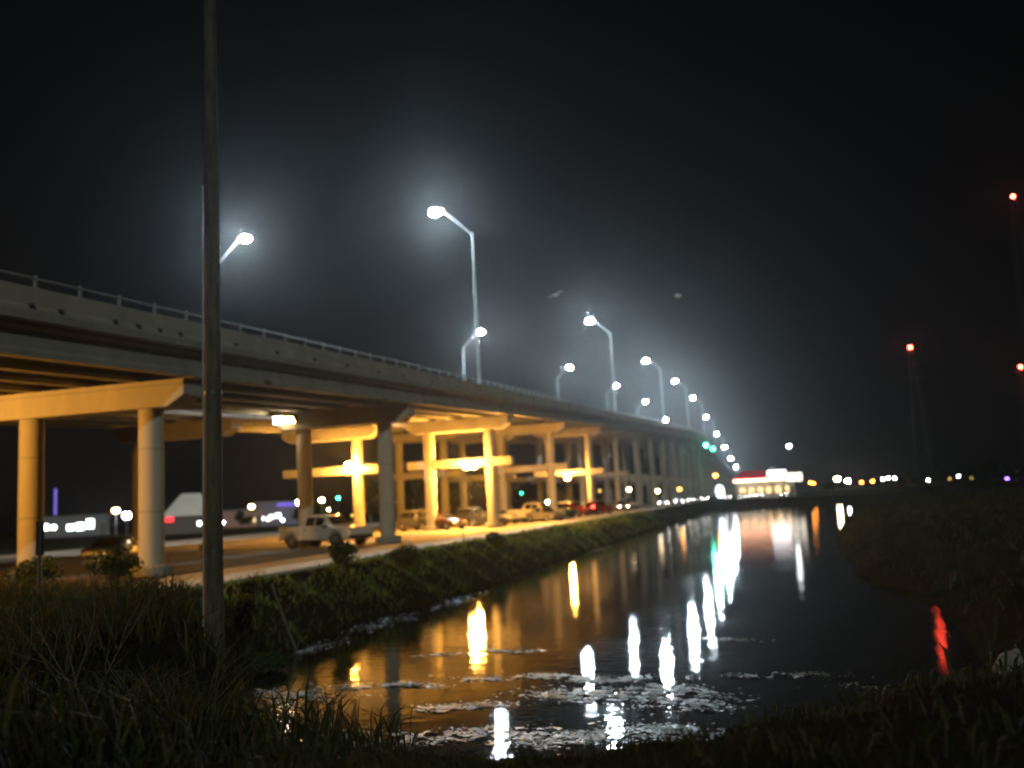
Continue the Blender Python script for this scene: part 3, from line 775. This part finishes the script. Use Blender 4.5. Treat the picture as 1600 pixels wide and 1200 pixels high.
place(copy_tree(sv), -27.2, 129, -30, 'silver sport utility car beyond the car with glowing tail lights', paint('silver2', (.40, .40, .40)), G)
place(sdl, -21.2, 136.0, -70, 'sedan facing the canal with both headlights lit, before the far columns', paint('pale_grey', (.35, .35, .34)), G)
place(copy_tree(sd), -17.9 - 5, 147, -50, 'small blue sedan farthest along the parked row', paint('blue', (.04, .07, .16)), G)
place(copy_tree(sd), -30.3, 38.5, 106, 'dark car seen from behind, half hidden by weeds between the first two lit columns', paint('black', (.02, .02, .022)), 'cars on the service road')

GX = 'cars parked in the deeper rows under the bridges'
place(copy_tree(sd), -31.6, 88.5, -28, 'bronze sedan deep in shade behind the first dark grey car', paint('bronze', (.20, .14, .07)), GX)
place(copy_tree(sv), -30.8, 95.5, -30, 'green sport utility car deep under the bridges behind the white sedan', paint('green', (.03, .07, .04)), GX)
place(copy_tree(sd), -24.6, 99.0, -32, 'beige sedan between the cream pickup and the red sport utility car', paint('beige', (.48, .42, .30)), GX)
place(copy_tree(sv), -23.6, 104.6, -30, 'dark teal sport utility car tucked beside the red one', paint('teal', (.02, .06, .07)), GX)
place(copy_tree(sd), -27.0, 116.0, -30, 'grey green sedan behind the car with glowing tail lights', paint('grey_green', (.18, .20, .16)), GX)
place(copy_tree(sd), -23.0, 121.5, -35, 'light blue sedan between the glowing tail lights and the lit headlights', paint('light_blue', (.22, .30, .40)), GX)
place(copy_tree(sdl), -23.6, 126.0, -68, 'sedan with blazing headlights under the fifth pier, facing the utility pole', paint('graphite', (.10, .10, .10)), GX)
place(copy_tree(sv), -22.8, 152.0, -40, 'white sport utility car at the dim far end of the lot', paint('white2', (.6, .6, .57)), GX)
# far traffic at the end of the canal
def traffic_car(x, y, deg, z=LOT + .02):
    c = copy_tree(sdl); c.location = (x, y, z); c.rotation_euler = (0, 0, R(deg)); c['category'] = 'car'
    c['label'] = 'small distant car with headlights on, in the traffic line at the end of the path'; c['group'] = 'distant traffic with headlights on'
    return c
for (x, y, d) in ((-17.6, 158, -80), (-16.6, 176, -82), (-15.8, 195, -84), (-14.5, 214, -80), (-10.3, 237, -84), (-6.6, 238, -92), (-4.2, 237, -95), (-2.3, 238, -95), (3.5, 238, -100)):
    traffic_car(x, y, d)

# ------------------------------------------------------------------ far end: restaurant, signs, street lamps
t = thing('restaurant', 'low restaurant with a red roof and bright eave light at the end of the canal', 'restaurant', (-1.2, 252, LOT))
b = MB(); b.box((0, 0, 2.3), (14.5, 9, 4.6)); obj('wall', b, M['wall_pale'], t)
b = MB(); z0 = 4.62
b.add([(-7.9, -5.2, z0), (7.9, -5.2, z0), (7.9, 5.2, z0), (-7.9, 5.2, z0), (-5.6, -3.2, z0 + 2.3), (5.6, -3.2, z0 + 2.3), (5.6, 3.2, z0 + 2.3), (-5.6, 3.2, z0 + 2.3)],
      [(0, 1, 5, 4), (1, 2, 6, 5), (2, 3, 7, 6), (3, 0, 4, 7), (4, 5, 6, 7), (3, 2, 1, 0)])
rf = obj('roof', b, M['roof_red'], t)
b = MB(); b.box((2.2, .5, z0 + 2.6), (1.6, 1.2, .9)); obj('roof_vent', b, M['galv'], rf)
b = MB(); b.box((-1.2, -5.32, z0 - .12), (13.0, .16, .34)); obj('eave_light', b, M['eave_light'], t)
b = MB(); b.box((-1.2, -5.32, z0 + .16), (13.0, .10, .12)); obj('red_neon', b, emit('red_neon_tube', (1.0, .03, .06), 16), t)
for k in range(6):
    f = MB(); f.box((-5.6 + k * 2.2, -4.53, 1.9), (1.7, .06, 1.9)); fr = obj('window', f, M['darksteel'], t)
    f = MB(); f.box((-5.6 + k * 2.2, -4.575, 1.9), (1.5, .03, 1.7)); obj('pane', f, M['window_lit'], fr)
f = MB(); f.box((6.4, -4.54, 1.25), (1.1, .08, 2.4)); obj('door', f, M['darksteel'], t)

def sign(x, y, zc, w, h, label, mat, rounded=False, posts=(0,), rz=0.):
    t = thing('lit_sign', label, 'sign', (x, y, LOT), rz)
    p = MB()
    for px in posts: p.tube([(px, 0, 0), (px, 0, zc - LOT - h / 2)], .11, 8)
    obj('post', p, M['darksteel'], t)
    c = MB()
    if rounded: c.tube([(0, .14, zc - LOT), (0, -.14, zc - LOT)], 1, 24); c.v = [(vx * w / 2, vy, (vz - (zc - LOT)) * h / 2 + zc - LOT) for vx, vy, vz in c.v]
    else: c.box((0, 0, zc - LOT), (w, .28, h))
    cab = obj('cabinet', c, M['darksteel'], t)
    f = MB()
    if rounded: f.tube([(0, -.144, zc - LOT), (0, -.19, zc - LOT)], 1, 24); f.v = [(vx * (w / 2 - .1), vy, (vz - (zc - LOT)) * (h / 2 - .1) + zc - LOT) for vx, vy, vz in f.v]
    else: f.box((0, -.165, zc - LOT), (w - .15, .04, h - .15))
    obj('face', f, mat, cab)
sign(1.9, 242.6, 7.5, 4.6, 2.0, 'large oblong blue-white lit sign beside the red roof', M['sign_white'], False, (-1.6, 1.6))
sign(6.1, 247.2, 6.6, 4.0, 2.2, 'cream lit sign board lower and behind the blue-white one', M['sign_cream'], False, (-1.3, 1.3))
sign(-10.7, 210.5, 3.95, 2.0, 2.9, 'tall oval blue-white lit sign at the end of the grassy bank', emit('oval_sign_face', (.8, .87, 1.0), 6), True)

def far_lamp(x, y, z, mat, label, group, r=.30, arm=0., base=LOT):
    """a distant lamp post in one small mesh"""
    m = MB(); m.tube([(0, 0, 0), (0, 0, z - base - .1)], [.10, .07], 6)
    if arm: m.tube([(0, 0, z - base - .15), (arm, 0, z - base + .05)], .05, 6)
    m.box((arm, 0, z - base + r * .8), (r * 1.6, r * 1.1, r * .35)); m.m = 1; m.ell((arm, 0, z - base), (r, r, r * .85), 10, 6)
    o = obj('street_lamp', m, [M['darksteel'], mat]); o.location = (x - arm, y, base)
    return tag(o, label, 'street lamp', group)
GW = 'distant lamps along the right horizon'
far_lamp(5.4, 240.2, 14.2, M['far_white'], 'white lamp on a tall post standing alone above the lit signs', 'lamps at the end of the canal', .42, -1.0)
far_lamp(-11.1, 205.5, 7.4, emit('canal_end_orange', (1.0, .30, .04), 34), 'orange lamp on a post just above the oval sign', 'lamps at the end of the canal', .40)
far_lamp(10.6, 262, 5.0, M['far_orange'], 'small orange lamp just right of the cream sign board', 'lamps at the end of the canal', .30)
far_lamp(14.4, 330, 5.0, M['far_orange'], 'dim orange lamp between the signs and the two bright distant lamps', 'lamps at the end of the canal', .30)
far_lamp(24.6, 371, 6.4, emit('big_warm', (1.0, .86, .55), 110), 'bright yellowish lamp, bigger of the close pair on the horizon', GW, .85)
far_lamp(28.5, 373, 5.4, emit('big_white', (1.0, .95, .88), 110), 'bright white lamp, whiter of the close pair on the horizon', GW, .75)
for (x, y, z, m_, n_, r_) in ((33.4, 374, 4.6, 'far_orange', 'orange', .42), (37.4, 375, 4.8, 'far_orange', 'orange', .44), (41.1, 376, 5.3, 'far_white', 'white', .32), (43.3, 377, 5.7, 'far_white', 'white', .32), (45.6, 377.5, 5.5, 'far_white', 'white', .36),
                         (51.1, 379, 4.6, 'far_red', 'red', .34), (57.8, 381, 4.2, 'far_white', 'white', .36), (65.5, 383, 4.2, 'far_yellow', 'yellow', .32), (68.9, 384, 5.0, 'far_white', 'white', .34),
                         (73.5, 385, 4.1, 'far_yellow', 'yellow', .24), (83.0, 387, 5.9, 'far_white', 'white', .34), (89.9, 389, 5.6, 'far_warm', 'warm', .42), (90.1, 389, 4.7, 'far_orange', 'orange', .34), (86.4, 389, 3.2, 'far_violet', 'violet', .40)):
    many = {'white': 'small white lamp among the dark trees of the horizon across the canal', 'orange': 'small orange lamp on the horizon across the canal',
            'yellow': 'faint yellow lamp low among the dark horizon trees', 'red': 'single small red lamp on the horizon across the canal', 'warm': 'warm white lamp on the horizon beside the violet one', 'violet': 'single violet-blue lamp at the foot of the dark trees'}
    far_lamp(x, y, z, M[m_], many[n_], GW, r_)

# red beacons on lattice masts
def mast(x, y, ztop, w, label, zb2=None, arms=True):
    base = 1.2; H = ztop - base
    t = thing('lattice_mast', label, 'mast', (x, y, base), group='masts with red beacons')
    m = MB(); n = int(H / 6); c = [(-1, -1), (1, -1), (1, 1), (-1, 1)]
    wd = lambda z: w * (1 - .86 * z / H) + .25
    for sx_, sy_ in c: m.tube([(sx_ * wd(0), sy_ * wd(0), 0), (sx_ * wd(H), sy_ * wd(H), H)], .09, 4)
    for k in range(n):
        z0, z1 = H * k / n, H * (k + 1) / n; a, b_ = wd(z0), wd(z1)
        for i in range(4):
            (ax, ay), (bx, by) = c[i], c[(i + 1) % 4]
            m.tube([(ax * a, ay * a, z0), (bx * b_, by * b_, z1)], .05, 4); m.tube([(ax * b_, ay * b_, z1), (bx * b_, by * b_, z1)], .05, 4)
    if arms:
        for f in (.78, .88, .97):
            z = H * f; m.tube([(-7 * (1.2 - f) - 3, 0, z), (0, 0, z + 1.0), (7 * (1.2 - f) + 3, 0, z)], .10, 4); m.tube([(-7 * (1.2 - f) - 3, 0, z), (7 * (1.2 - f) + 3, 0, z)], .08, 4)
    obj('lattice', m, M['darksteel'], t, fix=False)
    l = MB(); l.ell((0, 0, H + .45), (.62, .62, .62), 12, 8); obj('beacon', l, M['beacon'], t, smooth=True)
mast(66.3, 448, 63.6, 3.4, 'lattice mast whose red beacon glows over the dark horizon, mirrored red in the water')
mast(111.3, 432, 123, 5.0, 'tallest lattice mast with an orange-red beacon high at the picture edge', arms=False)
mast(116.5, 474, 53.5, 3.0, 'lattice mast with a dim red beacon low at the picture edge')

# ------------------------------------------------------------------ far left: buildings and lights beyond the bridges
def building(x, y, rz, w, d, h, wall, label, roof='flat', roofm=None, wins=(), winm=None, sign_=None, name='low_building', roof_h=2.2):
    t = thing(name, label, 'building', (x, y, LOT), rz)
    b = MB(); b.box((0, 0, h / 2), (w, d, h)); obj('wall', b, wall, t)
    b = MB()
    if roof == 'hip':
        e = .5; b.add([(-w / 2 - e, -d / 2 - e, h), (w / 2 + e, -d / 2 - e, h), (w / 2 + e, d / 2 + e, h), (-w / 2 - e, d / 2 + e, h), (-w * .18, 0, h + roof_h), (w * .18, 0, h + roof_h)],
                      [(0, 1, 5, 4), (1, 2, 5), (2, 3, 4, 5), (3, 0, 4), (3, 2, 1, 0)])
    else: b.box((0, 0, h + .16), (w + .5, d + .5, .32))
    obj('roof', b, roofm or M['wall_grey'], t)
    for (wx, wz, ww, wh) in wins:
        f = MB(); f.box((wx, -d / 2 - .03, wz), (ww + .16, .06, wh + .16)); fr = obj('window', f, M['darksteel'], t)
        f = MB(); f.box((wx, -d / 2 - .075, wz), (ww, .03, wh)); obj('pane', f, winm or M['window_lit'], fr)
    f = MB(); f.box((w * .42, -d / 2 - .035, 1.1), (1.0, .07, 2.2)); obj('door', f, M['darksteel'], t)
    if sign_:
        (sx_, sz, sw, sh, sm) = sign_; f = MB(); f.box((sx_, -d / 2 - .22, sz), (sw, .14, sh)); obj('sign_panel', f, sm, t)
    return t
rzL = R(38)
building(-127, 148, rzL, 13, 8, 3.6, principled('shop_wall', (.11, .11, .115), .8), 'low shop with a dazzling white shopfront far beyond the first two lit columns', wins=((-4.4, 2.0, 1.5, 1.1), (-2.8, 1.9, .9, .8), (.0, 1.7, 1.2, 1.0), (1.6, 1.8, 1.4, 1.3), (3.3, 2.2, 1.2, 1.7)), winm=M['window_cool'])
building(-85.2, 124.5, R(34), 7.4, 6.5, 2.6, principled('dark_cladding', (.07, .068, .065), .8), 'dark low building with a pale hipped roof and red lit sign beside the timber pole', 'hip', M['roof_pale'], roof_h=3.4, sign_=(-3.0, 2.2, 1.2, .7, M['sign_red']), wins=((1.2, 1.4, .5, .6), (2.4, 1.4, .4, .6)), winm=M['window_cool'])
building(-99.5, 161.5, R(32), 8, 6, 3.1, M['wall_pink'], 'pinkish low building between the timber pole and the second pier', wins=((2.2, 1.3, 1.0, .8),))
building(-94, 168, R(29), 11, 6, 4.4, principled('violet_lit_wall', (.14, .12, .17), .8), 'grey building with violet and white lit signs left of the second pier', wins=((-3.9, 1.5, .8, .7), (-2.2, 1.7, .9, .8), (-.9, 1.9, 1.1, .9), (2.6, 2.2, .8, .7)), winm=M['sign_white'], sign_=(1.2, 4.0, 4.6, .7, M['sign_violet']))
t = thing('tube_sign', 'thin vertical violet light tube on a pole above the white shopfront', 'sign', (-130, 147.2, LOT))
p = MB(); p.tube([(0, 0, 0), (0, 0, 4.2)], .14, 8); obj('post', p, M['darksteel'], t)
p = MB(); p.tube([(0, 0, 4.2), (0, 0, 9.1)], .22, 10); obj('light_tube', p, M['sign_violet'], t, smooth=True)
M['dim_green'] = emit('dim_green_light', (.03, .9, .4), 12)
GU = 'lamps glimpsed between the far columns'
for (x, y, z, m_, r_, l_) in ((-27.5, 188.5, 5.3, 'far_warm', .34, 'warm lamp glimpsed between the far columns, left of the close column pair'), (-22.6, 196, 4.7, 'far_warm', .34, 'warm lamp glimpsed between the far columns, next to the canal-side column row'),
                          (-28.5, 121.5, 3.6, 'far_white', .40, 'large white lamp low beside the car with glowing tail lights'), (-33.2, 187, 5.3, 'far_yellow', .22, 'faint yellow lamp deep between the far columns'),
                          (-38.6, 145.5, 5.3, 'dim_green', .20, 'green light deep between the columns above the red car'), (-19.4, 210, 4.9, 'far_orange', .34, 'orange lamp at the end of the lot under the bridge crest')):
    far_lamp(x, y, z, M[m_], l_, GU, r_)
GL = 'distant lamps beyond the bridges'
far_lamp(-102.2, 129, 5.9, emit('lot_orange', (1.0, .6, .28), 55), 'orange lamp of the close pair left of the second lit column', GL, .50)
far_lamp(-100.3, 129.2, 5.0, emit('lot_white', (.80, .86, 1.0), 120), 'blue-white lamp of the close pair left of the second lit column', GL, .62)
far_lamp(-80.9, 134.6, 5.4, emit('lot_warm', (1.0, .62, .25), 40), 'orange lamp above the pinkish building right of the timber pole', GL, .42)
far_lamp(-60.6, 119.2, 5.6, emit('lot_amber', (1.0, .66, .30), 45), 'orange lamp on a post just right of the second pier, over the pickup bed', GL, .36)
far_lamp(-78.3, 145.7, 5.8, emit('lot_bright', (1.0, .92, .82), 60), 'bright white lamp tight against the left edge of the second pier', GL, .55)
far_lamp(-71.8, 147.4, 6.2, M['green'], 'tiny green signal light far behind the pickup', GL, .18)
for (x, y, z, m_) in ((-121, 150, 2.4, 'far_white'), (-88, 152, 3.2, 'far_warm'), (-84, 150, 2.9, 'far_white'), (-79, 149, 3.6, 'far_warm'), (-75, 150, 4.3, 'far_warm'), (-62, 150, 5.0, 'far_yellow'), (-70, 149, 3.1, 'far_yellow'), (-96, 150, 3.0, 'far_white')):
    far_lamp(x, y, z, M[m_], 'tiny low lamp in the lights between the distant buildings beyond the bridges', GL, .2)

# ------------------------------------------------------------------ trees on the horizon
def make_tree(seed, h, spread):
    rr = random.Random(seed); t = thing('broadleaf_tree', '', 'tree')
    m = MB(); m.tube([(0, 0, -.2), (.1, .05, h * .3), (0, .1, h * .6), (.1, 0, h * .85)], [.30, .22, .14, .05], 8)
    lob = []
    for k in range(9):
        a = rr.uniform(0, 6.3); z = h * rr.uniform(.35, .85); q = spread * rr.uniform(.25, .8) * (1.1 - .6 * z / h)
        c = (q * math.cos(a), q * math.sin(a), z); lob.append(c)
        m.tube([(0, 0, z * .55), (c[0] * .5, c[1] * .5, z * .85), c], [.10, .07, .02], 5)
    obj('trunk', m, M['trunk'], t, fix=False)
    f = MB()
    for c in lob: leafball(f, c, (spread * .42, spread * .42, h * .17), 230, .30, rr)
    leafball(f, (0, 0, h * .85), (spread * .4, spread * .4, h * .16), 240, .30, rr)
    obj('crown', f, M['leaf'], t, fix=False)
    return t
protos = [make_tree(1, 7.5, 3.4), make_tree(2, 6.0, 3.6), make_tree(3, 9.0, 3.2)]
first = [True] * 3
def tree(x, y, s, k, label, group):
    o = protos[k] if first[k] else copy_tree(protos[k]); first[k] = False
    z = float(height(x, y)); o.location = (x, y, z); o.scale = (s, s, s); o.rotation_euler = (0, 0, random.uniform(0, 6))
    tag(o, label, 'tree', group)
LT = 'dark broadleaf tree in the black tree line on the horizon across the canal'
for (x, y, s, k) in ((46, 372, .62, 1), (49, 368, .8, 0), (53, 385, .6, 1), (59, 371, .85, 1), (63, 378, .7, 0), (69, 376, .6, 1), (74, 380, .95, 0), (79, 378, 1.05, 2), (82, 384, 1.0, 0), (86, 376, .9, 1), (91, 380, .75, 0), (96, 384, .9, 2),
                     (101, 379, .8, 1), (37, 384, .45, 1), (30, 390, .45, 0), (22, 392, .5, 1), (41, 390, .5, 0), (66, 392, .9, 2), (108, 388, .9, 0), (115, 384, .8, 1), (17, 300, .5, 1), (20, 330, .5, 0)):
    tree(x, y, s, k, LT, 'trees in the tree line across the canal')
LL = 'dark broadleaf tree in the gloom beyond the bridges, among the distant lamps'
for (x, y, s, k) in ((-112, 150, .7, 1), (-107, 152, .6, 0), (-101, 150, .45, 1), (-86, 142, .35, 1), (-90, 146, .42, 0), (-82, 152, .5, 1), (-76, 150, .55, 0), (-68, 152, .9, 2), (-62, 158, 1.0, 0), (-56, 160, 1.05, 1), (-50, 166, 1.1, 2), (-58, 172, 1.1, 0), (-66, 170, 1.0, 1), (-46, 180, 1.1, 1), (-140, 150, .6, 0), (-150, 148, .7, 1)):
    tree(x, y, s, k, LL, 'trees beyond the bridges')

# ------------------------------------------------------------------ night birds over the canal
def bird(x, y, z, rz, bank, label):
    m = MB(); m.ell((0, 0, 0), (.24, .075, .07), 10, 8); m.ell((.26, 0, .03), (.07, .05, .05), 8, 6)
    m.add([(.31, -.02, .03), (.31, .02, .03), (.39, 0, .02)], [(0, 1, 2)])
    m.add([(-.20, -.05, .0), (-.20, .05, .0), (-.40, .09, .01), (-.40, -.09, .01)], [(0, 1, 2, 3)])
    for s in (-1, 1):
        top = [(.12, s * .06, .03), (.18, s * .34, .17), (.06, s * .66, .10), (-.02, s * .64, .10), (-.02, s * .32, .155), (-.10, s * .06, .02)]
        bot = [(px, py, pz - .018) for px, py, pz in top]
        m.add(top + bot, [(0, 1, 4, 5), (1, 2, 3, 4), (11, 10, 7, 6), (10, 9, 8, 7)] + [(i, (i + 1) % 6, (i + 1) % 6 + 6, i + 6) for i in range(6)])
    o = obj('bird', m, M['feather'], smooth=True); o.location = (x, y, z); o.rotation_euler = (bank, 0, rz)
    return tag(o, label, 'bird', 'pale birds flying in the lamp light')
bird(-16.4, 76.8, 21.4, 1.6, -.3, 'pale bird flying just above the second lamp of the upper row')
bird(-5.9, 74.6, 19.7, .4, .4, 'pale bird flying in dark sky between the lamps and the far red beacon')

# ------------------------------------------------------------------ haze, moonlight, sky
h = MB(); h.box((0, 470, 58), (1700, 1036, 138))
hz = obj('haze', h, [], fix=True); tag(hz, kind='stuff')
mh, nt, out = new_mat('night_haze')
pv = nt.nodes.new('ShaderNodeVolumePrincipled')
pv.inputs['Color'].default_value = (.90, .95, 1.0, 1); pv.inputs['Density'].default_value = .000155; pv.inputs['Anisotropy'].default_value = .91
nt.links.new(pv.outputs[0], out.inputs['Volume'])
hz.data.materials.append(mh)

sun = bpy.data.lights.new('moonlight', 'SUN'); sun.energy = .72; sun.angle = R(.5); sun.color = (.90, 1.0, .88)
so = bpy.data.objects.new('moonlight', sun); COL.objects.link(so)
dv = Vector((.42, -.82, .30)).normalized()
so.rotation_euler = (-dv).to_track_quat('-Z', 'Y').to_euler()
wd = bpy.data.worlds.new('World'); SC.world = wd; wd.use_nodes = True
nt = wd.node_tree; nt.nodes.clear()
out = nt.nodes.new('ShaderNodeOutputWorld'); bg = nt.nodes.new('ShaderNodeBackground'); sky = nt.nodes.new('ShaderNodeTexSky')
sky.sky_type = 'NISHITA'; sky.sun_disc = False; sky.sun_elevation = math.asin(dv.z); sky.sun_rotation = math.atan2(dv.x, dv.y)
hs = nt.nodes.new('ShaderNodeHueSaturation'); hs.inputs['Saturation'].default_value = .25
nt.links.new(sky.outputs[0], hs.inputs['Color']); nt.links.new(hs.outputs[0], bg.inputs[0]); bg.inputs[1].default_value = .0006
nt.links.new(bg.outputs[0], out.inputs[0])

# ------------------------------------------------------------------ camera
F = 1450 / 1600 * 36; roll, yaw, pit = R(2.98), R(15.09), math.atan(184.75 / 1450)
fw = Vector((-math.sin(yaw) * math.cos(pit), math.cos(yaw) * math.cos(pit), math.sin(pit)))
r0 = Vector((math.cos(yaw), math.sin(yaw), 0)); u0 = r0.cross(fw)
rt = r0 * math.cos(roll) - u0 * math.sin(roll); up = r0 * math.sin(roll) + u0 * math.cos(roll)
cam = bpy.data.cameras.new('Camera'); co = bpy.data.objects.new('Camera', cam); COL.objects.link(co)
cam.sensor_width = 36; cam.lens = F; cam.clip_start = .1; cam.clip_end = 5000
mt = Matrix.Identity(4)
for i in range(3): mt[i][0] = rt[i]; mt[i][1] = up[i]; mt[i][2] = -fw[i]
mt.translation = (0, 0, 3.9); co.matrix_world = mt
cam.dof.use_dof = True; cam.dof.focus_distance = 12.0; cam.dof.aperture_fstop = F / 1000 / .058
SC.camera = co

# ------------------------------------------------------------------ render settings
vs = SC.view_settings; vs.view_transform = 'Standard'; vs.look = 'None'; vs.exposure = 0; vs.gamma = 1; vs.use_curve_mapping = False
cy = SC.cycles
cy.use_denoising = True; cy.denoiser = 'OPENIMAGEDENOISE'
cy.max_bounces = 6; cy.diffuse_bounces = 3; cy.glossy_bounces = 3; cy.transmission_bounces = 2; cy.volume_bounces = 0; cy.transparent_max_bounces = 4
cy.sample_clamp_indirect = 6; cy.caustics_reflective = False; cy.caustics_refractive = False
cy.use_light_tree = True
cy.pixel_filter_type = 'BLACKMAN_HARRIS'; cy.filter_width = 1.9
